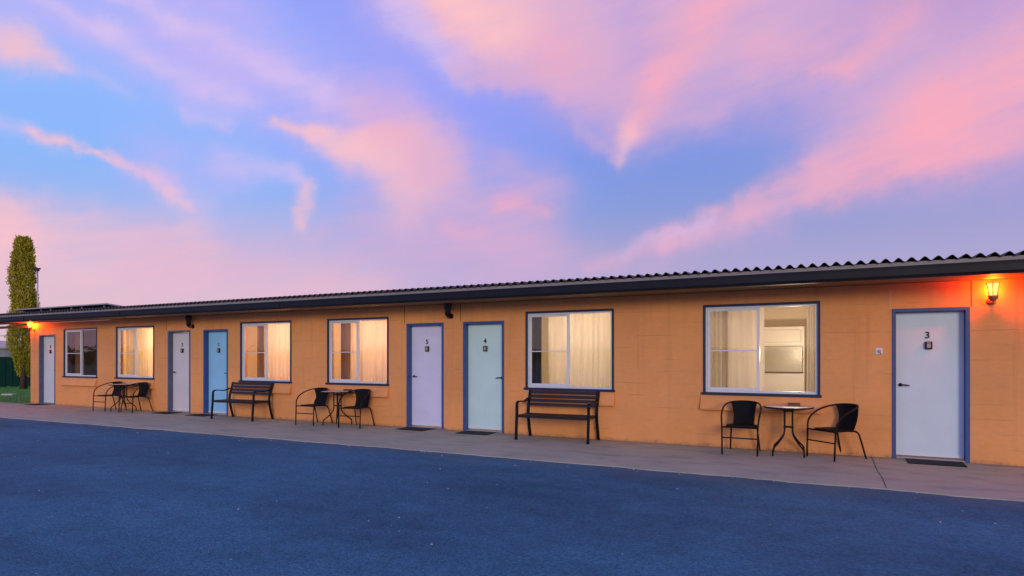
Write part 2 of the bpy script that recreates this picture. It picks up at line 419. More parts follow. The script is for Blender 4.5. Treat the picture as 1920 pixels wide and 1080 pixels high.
def weave_mat():
    m_ = bpy.data.materials.new('black_weave'); m_.use_nodes = True
    t = m_.node_tree; b = t.nodes['Principled BSDF']; n = N(t)
    tcn = t.nodes.new('ShaderNodeTexCoord'); s = n.sep(tcn.outputs['Object'])
    k = 2*math.pi/.016
    w_ = n.m('MULTIPLY', n.m('SINE', n.m('MULTIPLY', s[0], k)), n.m('SINE', n.m('MULTIPLY', n.m('ADD', s[2], s[1]), k)))
    t.links.new(n.mix(n.mr(w_, -1, 1), (.003, .003, .0035, 1), (.008, .008, .009, 1)), b.inputs['Base Color'])
    b.inputs['Roughness'].default_value = .6; b.inputs['Specular IOR Level'].default_value = .2
    bp = t.nodes.new('ShaderNodeBump'); bp.inputs['Strength'].default_value = .6; bp.inputs['Distance'].default_value = .003
    t.links.new(w_, bp.inputs['Height']); t.links.new(bp.outputs[0], b.inputs['Normal'])
    return m_

M = dict(
    wall=wall_mat(), asphalt=asphalt_mat(), concrete=concrete_mat(), glass=glass_mat(), weave=weave_mat(),
    ground=mat('dry_ground', (.10, .10, .07), .9, var=.3, vscale=.4, bump=.4, bscale=8),
    lawn=mat('lawn_soil', (.05, .18, .025), .9, var=.35, vscale=1.5, bump=.6, bscale=30),
    grass=leaf_mat('grass_blade', (.06, .25, .02), (.13, .40, .045), .8),
    hills=mat('far_scrub', (.05, .065, .05), .95, var=.4, vscale=.03),
    roof=mat('weathered_roof', (.055, .052, .055), .8, var=.4, vscale=5, bump=.4, bscale=40),
    gutter=mat('dark_gutter', (.0055, .0075, .014), .5, var=.25, vscale=3, spec=.35),
    fascia=mat('grey_fascia', (.28, .27, .29), .55, var=.12, vscale=4),
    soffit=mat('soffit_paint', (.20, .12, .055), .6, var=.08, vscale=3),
    blue=mat('blue_frame_paint', (.03, .088, .29), .42, var=.12, vscale=6),
    bluegrey=mat('blue_grey_frame_paint', (.085, .115, .22), .45, var=.12, vscale=6),
    navy=mat('navy_window_timber', (.013, .024, .075), .4, var=.2, vscale=8),
    alu=mat('pale_aluminium', (.70, .78, .86), .35, metal=.1, var=.05, vscale=9),
    steel=mat('threshold_metal', (.55, .55, .57), .3, metal=.9),
    black=mat('black_powdercoat', (.004, .004, .0045), .45, var=.3, vscale=30, spec=.25),
    blackp=mat('black_plastic', (.012, .012, .013), .4),
    keypad=mat('grey_keypad', (.36, .36, .38), .5, var=.1, vscale=90),
    white=mat('white_plastic', (.78, .78, .78), .4),
    mat=mat('rubber_mat', (.006, .006, .007), .9, var=.5, vscale=60, bump=1., bscale=160),
    brown=wood_mat('bench_slat_timber', (.008, .005, .005), (.022, .012, .011)),
    boxwood=wood_mat('box_timber', (.11, .04, .018), (.2, .075, .03)),
    streak_bar=wood_mat('streak_bar_timber', (.45, .22, .08), (.6, .3, .12)),
    tabletop=mat('cream_glass_top', (.68, .58, .40), .5, var=.08, vscale=6, spec=.25),
    room=mat('room_paint', (.76, .66, .46), .8, var=.03, vscale=2),
    roomfloor=mat('room_carpet', (.22, .14, .09), .95, var=.2, vscale=20),
    sheer=cloth_mat('sheer_curtain', (.84, .76, .66), .62),
    drape=cloth_mat('brown_drape', (.36, .20, .11), .22),
    cream=cloth_mat('cream_drape', (.78, .70, .54), .45),
    tank=mat('tank_paint', (.33, .38, .34), .6, var=.1, vscale=2),
    tankroof=mat('tank_lid', (.62, .56, .46), .6, var=.08, vscale=2),
    green=mat('dark_green_metal', (.004, .040, .034), .85, var=.2, vscale=2, spec=.12),
    bark=mat('bark', (.07, .045, .03), .9, var=.4, vscale=10, bump=.8, bscale=30),
    cypress=leaf_mat('cypress_leaf', (.10, .17, .018), (.64, .52, .05), 1.0),
    scrub=leaf_mat('scrub_leaf', (.02, .035, .014), (.05, .065, .025), .2),
    galv=mat('galvanised', (.45, .45, .44), .45, metal=.6, var=.1, vscale=8),
    panel=mat('solar_glass', (.01, .012, .02), .15, var=.3, vscale=2),
    stone=mat('pebble', (.5, .5, .52), .8, var=.3, vscale=50),
    ac=mat('appliance_white', (.78, .76, .68), .4),
    screen=mat('grey_screen', (.42, .40, .32), .3),
    globe=lamp_glass_mat('lit_lamp_glass', (1., .50, .12), 2.6),
    darkglass=mat('unlit_lamp_glass', (.03, .028, .026), .12),
)

# ------------------------------------------------------------------ ground
bm = bmesh.new()
S = 3000
vs = [bm.verts.new(p) for p in ((-S, -S, -.05), (S, -S, -.05), (S, S, -.05), (-S, S, -.05))]; bm.faces.new(vs)
tag(obj('ground', bm, M['ground']), kind='structure')
# low hills all round, well below the eaves
bm = bmesh.new(); n_ = 160; rows = []
for rr, hh in ((420, 0), (470, .5), (560, 1.), (700, .6), (900, 0)):
    rows.append([])
    for k in range(n_+1):
        a = 2*math.pi*(k % n_)/n_
        h = (7+5*noise.noise(Vector((math.cos(a)*2.2, math.sin(a)*2.2, .3)))+2*noise.noise(Vector((math.cos(a)*14, math.sin(a)*14, rr*.01))))*hh
        rows[-1].append((rr*math.cos(a), rr*math.sin(a), -.2+max(h, 0)))
grid_sheet(bm, rows)
tag(obj('hills', bm, M['hills'], smooth=True), kind='structure')

def edge_y(x):      # where the concrete meets the asphalt
    return -2.47 + min(0, (x+6)*.022) + 0.055*noise.noise(Vector((x*1.3, 0, 0))) + .035*noise.noise(Vector((x*5.1, 3, 0)))
xs = [-46+.12*i for i in range(int((46+26)/.12)+1)]
bm = bmesh.new()
pr = []
for x in xs:
    e = edge_y(x)
    pr.append([(x, .25 if x > -22.3 else -.22+.10*noise.noise(Vector((x*.8, 9, 0)))+.05*noise.noise(Vector((x*4, 9, 0))), 0.0), (x, e*.5, 0.0), (x, e, 0.0), (x, e-.012, -.005), (x, e-.02, -.06)])
grid_sheet(bm, pr)
path = tag(obj('footpath', bm, M['concrete']), kind='structure')
# control joints and the crack in the slab, cut as thin dark-bottomed grooves laid just proud
bm = bmesh.new()
for (x, wob, wd) in ((.43, .05, .0038),):
    pts = [(x-.03+wob*.3*noise.noise(Vector((t*3, x, 0)))+.06*t, -.015-t*2.42) for t in [i/24 for i in range(25)]]
    for i in range(24):
        (a, b), (c, dd) = pts[i], pts[i+1]
        vs = [bm.verts.new(p) for p in ((a-wd, b, .004), (a+wd, b, .004), (c+wd, dd, .004), (c-wd, dd, .004))]; bm.faces.new(vs)
tag(obj('path_joint', bm, mat('joint_dirt', (.02, .017, .016), .95)), kind='structure')
bm = bmesh.new()
vs = [bm.verts.new(p) for p in ((-60, -60, -.012), (40, -60, -.012), (40, -2.2, -.012), (-60, -2.2, -.012))]; bm.faces.new(vs)
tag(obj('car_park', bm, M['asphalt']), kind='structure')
bm = bmesh.new()
vs = [bm.verts.new(p) for p in ((-60, -.45, -.03), (-22.25, -.45, -.03), (-22.25, 26, -.03), (-60, 26, -.03))]; bm.faces.new(vs)
tag(obj('lawn', bm, M['lawn']), kind='structure')
bm = bmesh.new()
for i in range(16000):
    x = rng.uniform(-40, -22.4); y = rng.uniform(-.42, 12)**1
    if y < -.1 and rng.random() < .5: continue
    h = rng.uniform(.03, .085); a = rng.uniform(0, 6.28); w_ = rng.uniform(.006, .012)
    dx, dy = math.cos(a)*w_, math.sin(a)*w_; lx, ly = rng.uniform(-.03, .03), rng.uniform(-.03, .03)
    vs = [bm.verts.new(p) for p in ((x-dx, y-dy, -.03), (x+dx, y+dy, -.03), (x+lx, y+ly, h-.03))]; bm.faces.new(vs)
tag(obj('grass', bm, M['grass']), 'short green grass beyond the end of the motel', 'grass', kind='stuff')
# loose pale stones on the asphalt and the slab edge
bm = bmesh.new()
for i in range(150):
    if i < 95:
        x = rng.uniform(-14, 3); y = rng.uniform(-8.6, -2.6); z = -.012
    else:
        x = rng.uniform(-16, 3); y = edge_y(x)-abs(rng.gauss(0, .12)); z = -.012
    r = rng.choice((.003, .004, .005, .005, .007, .009))
    mt = Matrix.Translation((x, y, z+r*.5)) @ Matrix.Rotation(rng.uniform(0, 3), 4, 'Z') @ Matrix.Diagonal((r*rng.uniform(.8, 2.), r, r*.7, 1))
    bmesh.ops.create_icosphere(bm, subdivisions=1, radius=1, matrix=mt)
tag(obj('loose_stones', bm, M['stone']), 'tiny pale stones scattered over the blue asphalt', 'stones', kind='stuff')

# ------------------------------------------------------------------ the motel building
XL, XR, DEPTH, WT, ZT = -22.3, 7.0, 7.2, .2, 2.475
DT = 2.12; WB, WTP = .845, 2.275; WW = 1.70
DOORS = [(-21.82, '8'), (-15.58, '7'), (-14.17, '6'), (-7.87, '5'), (-6.51, '4'), (.66, '3')]; DW = .91
WINS = [-20.45, -17.845, -12.82, -10.03, -5.15, -1.955]
motel = empty('motel_building', (0, 0, 0))
tag(motel, 'long low tan block motel with numbered doors and corrugated roof', 'motel')

openings = [(x, x+DW, 0., DT) for x, _ in DOORS] + [(x, x+WW, WB, WTP) for x in WINS] + [(4.1, 5.8, WB, WTP)]
bx = sorted(set([XL, XR] + [o for op in openings for o in op[:2]])); bz = [0., WB, DT, WTP, ZT]
def solid(i, j):
    if i < 0 or j < 0 or i >= len(bx)-1 or j >= len(bz)-1: return None
    cx, cz = (bx[i]+bx[i+1])/2, (bz[j]+bz[j+1])/2
    return not any(a < cx < b and c < cz < e for a, b, c, e in openings)
bm = bmesh.new(); cache = {}
def wv(x, y, z):
    k = (round(x, 4), round(y, 4), round(z, 4))
    if k not in cache: cache[k] = bm.verts.new(k)
    return cache[k]
for i in range(len(bx)-1):
    for j in range(len(bz)-1):
        if not solid(i, j): continue
        x0, x1, z0, z1 = bx[i], bx[i+1], bz[j], bz[j+1]
        for y in (0, WT): bm.faces.new([wv(x0, y, z0), wv(x1, y, z0), wv(x1, y, z1), wv(x0, y, z1)])
        for (di, dj, q) in ((-1, 0, (x0, z0, x0, z1)), (1, 0, (x1, z0, x1, z1)), (0, -1, (x0, z0, x1, z0)), (0, 1, (x0, z1, x1, z1))):
            if not solid(i+di, j+dj):
                a, b, c, e = q
                bm.faces.new([wv(a, 0, b), wv(c, 0, e), wv(c, WT, e), wv(a, WT, b)])
box(bm, XL, XL+WT, WT+.002, DEPTH, 0, ZT); box(bm, XR-WT, XR, WT+.002, DEPTH, 0, ZT); box(bm, XL+WT+.002, XR-WT-.002, DEPTH-WT, DEPTH, 0, ZT)
obj('wall', bm, M['wall'], motel)
# upright joints in the blockwork
js = mat('joint_dark_sealant', (.10, .055, .03), .8)  # plain dark filler for the upright joints
for x, z0 in ((-15.64, DT), (-7.92, DT), (-6.57, DT), (1.585, DT), (-22.05+.12, DT)):
    bm = bmesh.new(); box(bm, x-.006, x+.006, -.003, .01, z0, ZT-.005); obj('wall_joint', bm, js, motel)
bm = bmesh.new(); box(bm, .630, .642, -.003, .01, DT-.0, ZT-.08)
obj('wall_joint', bm, mat('joint_pale_sealant', (.72, .50, .30), .7), motel)

# roof: wide fibre-cement corrugation, pitch 146 mm
bm = bmesh.new()
RX0, RX1, EY = XL-3.0, XR+.4, -.74
def roof_z(y): return 2.717 + (y-EY)*math.tan(R(2.4))
PITCH = .146; nseg = 10
nx = int((RX1-RX0)/PITCH*nseg)
ys = [EY, EY+.5, 2.0, 4.5, 7.6]
top = [[(RX0+i*PITCH/nseg, y, roof_z(y)+.027*math.cos(2*math.pi*i/nseg)) for i in range(nx+1)] for y in ys]
va = grid_sheet(bm, top)
bot = [[(x, y, z-.008) for x, y, z in r] for r in top]
vb = grid_sheet(bm, bot)
for i in range(nx): bm.faces.new((va[0][i], va[0][i+1], vb[0][i+1], vb[0][i]))
roof = obj('roof', bm, M['roof'], motel, smooth=False)
# fascia, gutter, soffit
bm = bmesh.new(); box(bm, RX0, RX1, -.70, -.675, 2.47, 2.688); obj('fascia', bm, M['fascia'], motel)
bm = bmesh.new()
prof = [(-.702, 2.615), (-.702, 2.468), (-.80, 2.462), (-.825, 2.475), (-.838, 2.50), (-.842, 2.58), (-.846, 2.61), (-.842, 2.622), (-.830, 2.622), (-.832, 2.59), (-.826, 2.51), (-.80, 2.474), (-.714, 2.48), (-.714, 2.615)]
slab(bm, [(RX0, y, z) for y, z in prof], (RX1-RX0, 0, 0))
gut = obj('gutter', bm, M['gutter'], motel)
for x in (-20.9, -16.3, -10.6, -5.9, -1.2, 3.4):
    bm = bmesh.new(); slab(bm, [(x-.03, y, z) for y, z in ((-.8445, 2.502), (-.8485, 2.607), (-.8515, 2.607), (-.8475, 2.500), (-.806, 2.4585), (-.80, 2.4605))], (.06, 0, 0)); obj('gutter_joint', bm, M['gutter'], gut)
bm = bmesh.new(); box(bm, RX0, RX1, -.674, -.003, 2.478, 2.49); obj('soffit', bm, M['soffit'], motel)
bm = bmesh.new(); box(bm, XL+.21, XR-.21, .21, DEPTH-.21, 2.46, 2.475); obj('ceiling', bm, M['room'], motel)
bm = bmesh.new(); box(bm, RX0+.1, XL-.003, .0, .09, 2.35, 2.425, .004); obj('streak_bar', bm, M['streak_bar'], motel)  # orange bar added in place of the light streak at the far lamp
bm = bmesh.new(); box(bm, RX0+.02, RX0+.11, -.005, .085, -.03, 2.349, .004); obj('post', bm, M['streak_bar'], motel)  # out-of-view post added to carry that bar
# internal cross walls and floor so each lit room is its own space
bm = bmesh.new()
cuts = [XL+.2]
room_x = [(-22.1, -18.3), (-18.2, -14.5), (-14.4, -10.9), (-10.8, -6.75), (-6.65, -3.05), (-2.95, 2.5), (2.6, 6.8)]
for a, b in room_x:
    box(bm, a, a+.04, WT+.004, 3.2, 0, 2.458); box(bm, b-.04, b, WT+.004, 3.2, 0, 2.458); box(bm, a+.042, b-.042, 3.12, 3.2, 0, 2.458)
obj('partition', bm, M['room'], motel)
bm = bmesh.new(); box(bm, XL+.21, XR-.21, WT+.004, DEPTH-.21, -.02, .006); obj('floor', bm, M['roomfloor'], motel)

# ---- doors
def text_bm(body, size, font_offset=.004, bold=.0):
    cu = bpy.data.curves.new('t', 'FONT'); cu.body = body; cu.size = size; cu.extrude = .003; cu.align_x = 'CENTER'; cu.align_y = 'CENTER'; cu.offset = bold
    o = bpy.data.objects.new('t', cu); COL.objects.link(o)
    dg = bpy.context.evaluated_depsgraph_get(); me = bpy.data.meshes.new_from_object(o.evaluated_get(dg))
    bpy.data.objects.remove(o); bpy.data.curves.remove(cu)
    b = bmesh.new(); b.from_mesh(me); bpy.data.meshes.remove(me)
    bmesh.ops.transform(b, matrix=Matrix.Rotation(R(90), 4, 'X'), verts=b.verts)
    return b

DOOR_LOOK = {'3': ((.60, .76, .88), 'white', 'blue', 'L'), '4': ((.55, .82, .84), 'pale mint', 'blue', 'R'), '5': ((.66, .70, .95), 'lavender', 'blue', 'L'),
             '6': ((.27, .62, .95), 'bright blue', 'blue', 'R'), '7': ((.64, .66, .72), 'greyish mauve', 'bluegrey', 'L'), '8': ((.60, .70, .78), 'white', 'bluegrey', 'R')}
REC = .11
for x, num in DOORS:
    col, cname, fr, side = DOOR_LOOK[num]
    bm = bmesh.new()
    a, b = x+.052, x+DW-.052
    box(bm, a, b, REC, REC+.04, .035, DT-.05, .003)
    door = obj('door', bm, mat('door_paint_'+cname.replace(' ', '_')+'_'+num, col, .42, var=.05, vscale=2.5, bump=.12, bscale=25), motel)
    door['label'] = cname + ' flush door numbered ' + num
    bm = bmesh.new()   # pressed metal frame lining the opening, face just proud of the wall
    for (s0, s1) in ((x+.001, x+.050), (x+DW-.050, x+DW-.001)):
        box(bm, s0, s1, -.008, REC+.06, .0, DT-.048, .003)
    box(bm, x+.001, x+DW-.001, -.008, REC+.06, DT-.047, DT-.001, .003)
    obj('door_frame', bm, M[fr], door)
    bm = bmesh.new(); box(bm, x+.052, x+DW-.052, -.004, REC+.05, .001, .022, .004); obj('threshold', bm, M['steel'], door)
    bm = bmesh.new(); box(bm, a+.004, b-.004, REC-.012, REC-.001, .04, .075, .003); obj('weather_strip', bm, M['alu'], door)
    cx = (a+b)/2
    bm = text_bm(num, .128, bold=.003)
    bmesh.ops.translate(bm, vec=(cx-.02, REC-.004, 1.74), verts=bm.verts); obj('number', bm, M['blackp'], door)
    bm = bmesh.new(); box(bm, cx-.052, cx+.038, REC-.040, REC-.001, 1.545, 1.655, .012)
    ks = obj('key_safe', bm, M['blackp'], door)
    bm = bmesh.new(); box(bm, cx-.030, cx+.016, REC-.044, REC-.0385, 1.565, 1.622, .003); box(bm, cx-.030, cx+.016, REC-.043, REC-.0385, 1.63, 1.643, .002)
    bmx = bm; 
    kp = obj('key_safe_face', bmx, M['keypad'], door)
    hx = a+.06 if side == 'L' else b-.06; sg = 1 if side == 'L' else -1
    bm = bmesh.new()
    lathe(bm, [(.026, 0), (.026, .008), (.018, .014), (.011, .016), (.011, .05)], 16)
    bmesh.ops.transform(bm, matrix=Matrix.Translation((hx, REC, 1.04)) @ Matrix.Rotation(R(90), 4, 'X'), verts=bm.verts)
    tube(bm, catmull([(hx, REC-.048, 1.04), (hx+sg*.04, REC-.052, 1.042), (hx+sg*.08, REC-.050, 1.036), (hx+sg*.105, REC-.042, 1.03)], 4), .0095, 8)
    obj('handle', bm, M['blackp'], door, True)

# ---- windows
def window(x, w=WW):
    bm = bmesh.new(); x1 = x+w
    t = .036
    box(bm, x+.001, x+t, -.014, .13, WB+.001, WTP-.001, .002); box(bm, x1-t, x1-.001, -.014, .13, WB+.001, WTP-.001, .002)
    box(bm, x+t+.001, x1-t-.001, -.014, .13, WTP-t, WTP-.001, .002)
    box(bm, x-.02, x1+.02, -.045, -.0005, WB-.012, WB+.028, .004)
    box(bm, x+t+.001, x1-t-.001, .0, .13, WB+.001, WB+.028, .002)
    win = obj('window', bm, M['navy'], motel)
    a, b, c, e = x+t+.002, x1-t-.002, WB+.030, WTP-t-.002
    mx = (a+b)/2-.03
    bm = bmesh.new(); f = .026     # outer aluminium frame and the fixed light on the right
    box(bm, a, a+f, .02, .10, c, e); box(bm, b-f, b, .02, .10, c, e); box(bm, a+f+.001, b-f-.001, .02, .10, e-f, e); box(bm, a+f+.001, b-f-.001, .012, .10, c, c+.034)
    box(bm, mx-.002, mx+.03, .05, .085, c+.035, e-f-.001)
    obj('window_frame', bm, M['alu'], win)
    bm = bmesh.new(); s = .040     # sliding sash on the left, with a mid rail
    sa, sb, sc, se = a+f+.002, mx+.028, c+.036, e-f-.002
    box(bm, sa, sa+s, .026, .048, sc, se, .002); box(bm, sb-s, sb, .026, .048, sc, se, .002)
    box(bm, sa+s+.001, sb-s-.001, .026, .048, se-s, se, .002); box(bm, sa+s+.001, sb-s-.001, .026, .048, sc, sc+s, .002)
    mz = (sc+se)/2-.02
    box(bm, sa+s+.001, sb-s-.001, .028, .046, mz-.009, mz+.009, .001)
    obj('sash', bm, M['alu'], win)
    bm = bmesh.new(); box(bm, sa+s-.004, sb-s+.004, .035, .039, sc+s-.004, se-s+.004); obj('pane', bm, M['glass'], win)
    bm = bmesh.new(); box(bm, mx+.029, b-f+.003, .064, .068, c+.03, e-f+.003); obj('pane', bm, M['glass'], win)
    bm = bmesh.new()
    slab(bm, [(x-.03, -.0005, WB-.014), (x-.03, -.016, WB-.016), (x-.03, -.092, WB-.225), (x-.03, -.086, WB-.25), (x-.03, -.0005, WB-.25)], (w+.05, 0, 0))
    obj('sill', bm, M['wall'], win)
    return win
for x in WINS: window(x)
window(4.1)

# ---- curtains, each a hanging of its own
def curtain(name, x0, x1, y, z0, z1, amp, waves, m_, label, group=None, seed=0, gather=0.):
    bm = bmesh.new(); r_ = random.Random(seed); n_ = int(waves*10)
    ph = [r_.uniform(-.6, .6) for _ in range(int(waves)+3)]
    rows = []
    for k in range(9):
        t = k/8; row = []
        for i in range(n_+1):
            s = i/n_; u = s*waves
            a = amp*(.75+.35*math.sin(u*1.7+seed))*(1-.35*t)
            xx = x0+(x1-x0)*s + .02*math.sin(u*.9+seed)*(1-t) + gather*(.5-s)*math.sin(math.pi*min(1, (1-t)*1.4))
            row.append((xx, y+a*math.sin(2*math.pi*u+ph[int(u)]*.8), z0+(z1-z0)*t))
        rows.append(row)
    grid_sheet(bm, rows)
    o = obj(name, bm, m_, None, True)
    return tag(o, label, 'curtain', group)

Z0c, Z1c = .70, 2.34
# window by the two far doors 7 (B)
curtain('sheer_curtain', -17.15, -16.0, .36, Z0c, Z1c, .018, 9, M['sheer'], 'glowing cream sheer behind the lit window beside the mauve door, right pane', 'sheer curtains', 1)
curtain('drape', -17.95, -17.2, .33, Z0c, Z1c, .035, 6, M['cream'], 'orange lit gathered curtain in the window nearest the dark one, left pane', 'gathered curtains', 2)
# window C behind the far bench
curtain('sheer_curtain', -12.40, -11.0, .36, Z0c, Z1c, .016, 11, M['sheer'], 'peach sheer curtain in the window above the far bench', 'sheer curtains', 3)
curtain('drape', -12.58, -12.35, .30, Z0c, Z1c, .03, 3, M['drape'], 'narrow brown drape at the left of the window above the far bench', 'gathered curtains', 4)
# window D above the middle table
curtain('sheer_curtain', -9.62, -8.2, .36, Z0c, Z1c, .016, 11, M['sheer'], 'peach sheer curtain in the window above the middle table set', 'sheer curtains', 5)
curtain('drape', -9.92, -9.62, .30, Z0c, Z1c, .035, 4, M['drape'], 'brown drape pulled to the left of the window above the middle table set', 'gathered curtains', 6)
# window E above the near bench
curtain('sheer_curtain', -4.35, -3.35, .36, Z0c, Z1c, .016, 9, M['sheer'], 'pale sheer curtain filling the right pane above the near bench', 'sheer curtains', 7)
curtain('sheer_curtain', -4.92, -4.36, .50, Z0c, Z1c, .008, 4, M['sheer'], 'pale sheer curtain in the left pane above the near bench', 'sheer curtains', 8)
curtain('drape', -5.30, -4.98, .34, Z0c, Z1c, .03, 4, mat('dark_drape', (.03, .028, .026), .9), 'dark drape strip at the left edge of the window above the near bench', 'gathered curtains', 9)
# window F above the near table
curtain('drape', -2.05, -1.62, .34, Z0c, Z1c, .03, 6, M['cream'], 'cream curtain gathered at the left of the window above the near table', 'gathered curtains', 10)
curtain('sheer_curtain', -1.63, -1.08, .42, Z0c, Z1c, .006, 3, M['sheer'], 'flat cream curtain across the left pane above the near table', 'sheer curtains', 11)
curtain('drape', -.45, -.12, .34, Z0c, Z1c, .03, 5, M['cream'], 'cream curtain gathered at the right of the window above the near table', 'gathered curtains', 12)
# dark window A
curtain('drape', -20.5, -20.22, .34, Z0c, Z1c, .03, 4, M['drape'], 'unlit drape behind the dark window at the far end', 'gathered curtains', 13)
# things seen through the near window
t = empty('wall_cabinet', (-1.45, 3.11, 0)); tag(t, 'white cupboard seen through the window above the near table', 'cabinet')
bm = bmesh.new(); box(bm, -.62, .86, -.40, 0, .60, 2.02, .01); obj('cabinet_body', bm, M['ac'], t)
bm = bmesh.new(); box(bm, -.56, -.26, -.42, -.401, 1.72, 1.96, .01); obj('cabinet_door', bm, M['keypad'], t)
bm = bmesh.new(); box(bm, -.22, .80, -.42, -.401, 1.72, 1.96, .01); obj('cabinet_door', bm, M['ac'], t)
t = empty('television', (-1.08, 2.65, 0)); tag(t, 'grey switched-off television before the white cupboard', 'television')
bm = bmesh.new(); box(bm, -.34, .46, -.05, -.001, 1.15, 1.64, .008); obj('television_case', bm, M['screen'], t)
bm = bmesh.new(); box(bm, -.32, .44, -.054, -.0505, 1.17, 1.62, .002); obj('television_screen', bm, mat('dim_screen', (.38, .36, .29), .35), t)

def point(name, loc, w, col, r=.08):
    l = bpy.data.lights.new(name, 'POINT'); l.energy = w; l.color = col; l.shadow_soft_size = r
    o = bpy.data.objects.new(name, l); COL.objects.link(o); o.location = loc
    return o
point('room_light', (-16.6, 1.3, 1.9), 98, (1., .60, .30))
point('room_light', (-11.9, 1.4, 2.0), 84, (1., .55, .35))
point('room_light', (-9.0, 1.4, 2.0), 84, (1., .55, .35))
point('room_light', (-4.2, 1.6, 2.0), 60, (1., .79, .60))
point('room_light', (-.7, 1.5, 1.5), 56, (1., .76, .55))

# ------------------------------------------------------------------ wall lamps
def wall_lamp(x, z, lit, label):
    root = empty('wall_lamp', (x, 0, z)); tag(root, label, 'lamp', 'lantern lamps on the motel wall')
    m_ = M['black'] if not lit else mat('warm_lit_lamp_metal', (.30, .12, .06), .4)  # warm lamp glow painted into the red-brown metal of lit fittings
    bm = bmesh.new(); lathe(bm, [(.052, 0), (.052, .012), (.035, .022), (.02, .026)], 20)
    bmesh.ops.transform(bm, matrix=Matrix.Translation((0, -.001, -.06)) @ Matrix.Rotation(R(90), 4, 'X'), verts=bm.verts)
    obj('backplate', bm, m_, root, True)
    bm = bmesh.new(); tube(bm, catmull([(0, -.02, -.06), (0, -.07, -.085), (0, -.12, -.085), (0, -.13, -.05)], 5), .011, 8); obj('arm', bm, m_, root, True)
    bm = bmesh.new(); lathe(bm, [(.008, -.075), (.030, -.066), (.050, -.04), (.058, -.01), (.056, .004), (.050, .008)], 20, (0, -.13, 0)); obj('cup', bm, m_, root, True)
    bm = bmesh.new(); lathe(bm, [(.046, .009), (.052, .06), (.064, .12), (.076, .165)], 20, (0, -.13, 0), False); obj('lamp_glass', bm, M['globe'] if lit else M['darkglass'], root, True)
    bm = bmesh.new()
    for k in range(6):
        a = k*math.pi/3+.3; ca, sa = math.cos(a), math.sin(a)
        tube(bm, [(ca*.049, -.13+sa*.049, .008), (ca*.056, -.13+sa*.056, .06), (ca*.068, -.13+sa*.068, .12), (ca*.080, -.13+sa*.080, .166)], .0045, 6)
    lathe(bm, [(.075, .166), (.083, .166), (.083, .172), (.075, .172), (.075, .166)], 20, (0, -.13, 0), False)
    obj('cage', bm, m_, root, True)
    if not lit:
        bm = bmesh.new(); lathe(bm, [(.088, .173), (.07, .20), (.035, .222), (.012, .232)], 20, (0, -.13, 0)); obj('lamp_cap', bm, m_, root, True)
    else:
        l = point('lamp_bulb', (0, -.13, .09), lit, (1., .062, .003), .035); l.parent = root
    return root
wall_lamp(1.80, 2.245, 88, 'lit amber lantern glowing on the wall right of door 3')
wall_lamp(-6.78, 2.30, 0, 'unlit black lantern on the wall between doors 5 and 4')
wall_lamp(-14.56, 2.27, 0, 'unlit black lantern on the wall between doors 7 and 6')
wall_lamp(-22.06, 2.33, 220, 'lit amber lantern at the far end corner beside door 8')

# ------------------------------------------------------------------ plate on the wall by door 3
t = empty('socket_plate', (.50, 0, 1.52)); tag(t, 'small white square plate on the wall left of door 3', 'wall plate')
bm = bmesh.new(); box(bm, -.045, .045, -.014, -.0005, -.045, .045, .006); obj('plate', bm, M['white'], t)
bm = bmesh.new(); lathe(bm, [(.022, 0), (.022, .012), (.016, .016)], 20); bmesh.ops.transform(bm, matrix=Matrix.Translation((.005, -.0145, .0)) @ Matrix.Rotation(R(90), 4, 'X'), verts=bm.verts); obj('dial', bm, M['keypad'], t, True)
bm = bmesh.new(); box(bm, .012, .024, -.032, -.0145, -.04, -.022, .003); obj('switch', bm, M['blackp'], t)

# ------------------------------------------------------------------ door mats
MATS = [('8', -21.42, 'far-end white door 8'), ('7', -15.28, 'mauve door 7'), ('6', -13.92, 'bright blue door 6'), ('5', -7.48, 'lavender door 5'), ('4', -6.08, 'pale mint door 4'), ('3', 1.15, 'near white door 3')]
base = None
for num, x, what in MATS:
    if base is None:
        bm = bmesh.new(); box(bm, -.33, .33, -.21, .21, 0.0005, .012, .004)
        o = obj('door_mat', bm, M['mat']); base = o
    else:
        o = base.copy(); COL.objects.link(o)
    o.location = (x, -.235, 0); o.rotation_euler = (0, 0, rng.uniform(-.04, .04))
    tag(o, 'black rubber mat on the path at the '+what, 'door mat', 'door mats')

# ------------------------------------------------------------------ furniture
def copy_thing(root):
    c = root.copy(); COL.objects.link(c)
    for ch in root.children:
        k = ch.copy(); COL.objects.link(k); k.parent = c
        for g in ch.children:
            q = g.copy(); COL.objects.link(q); q.parent = k
    return c

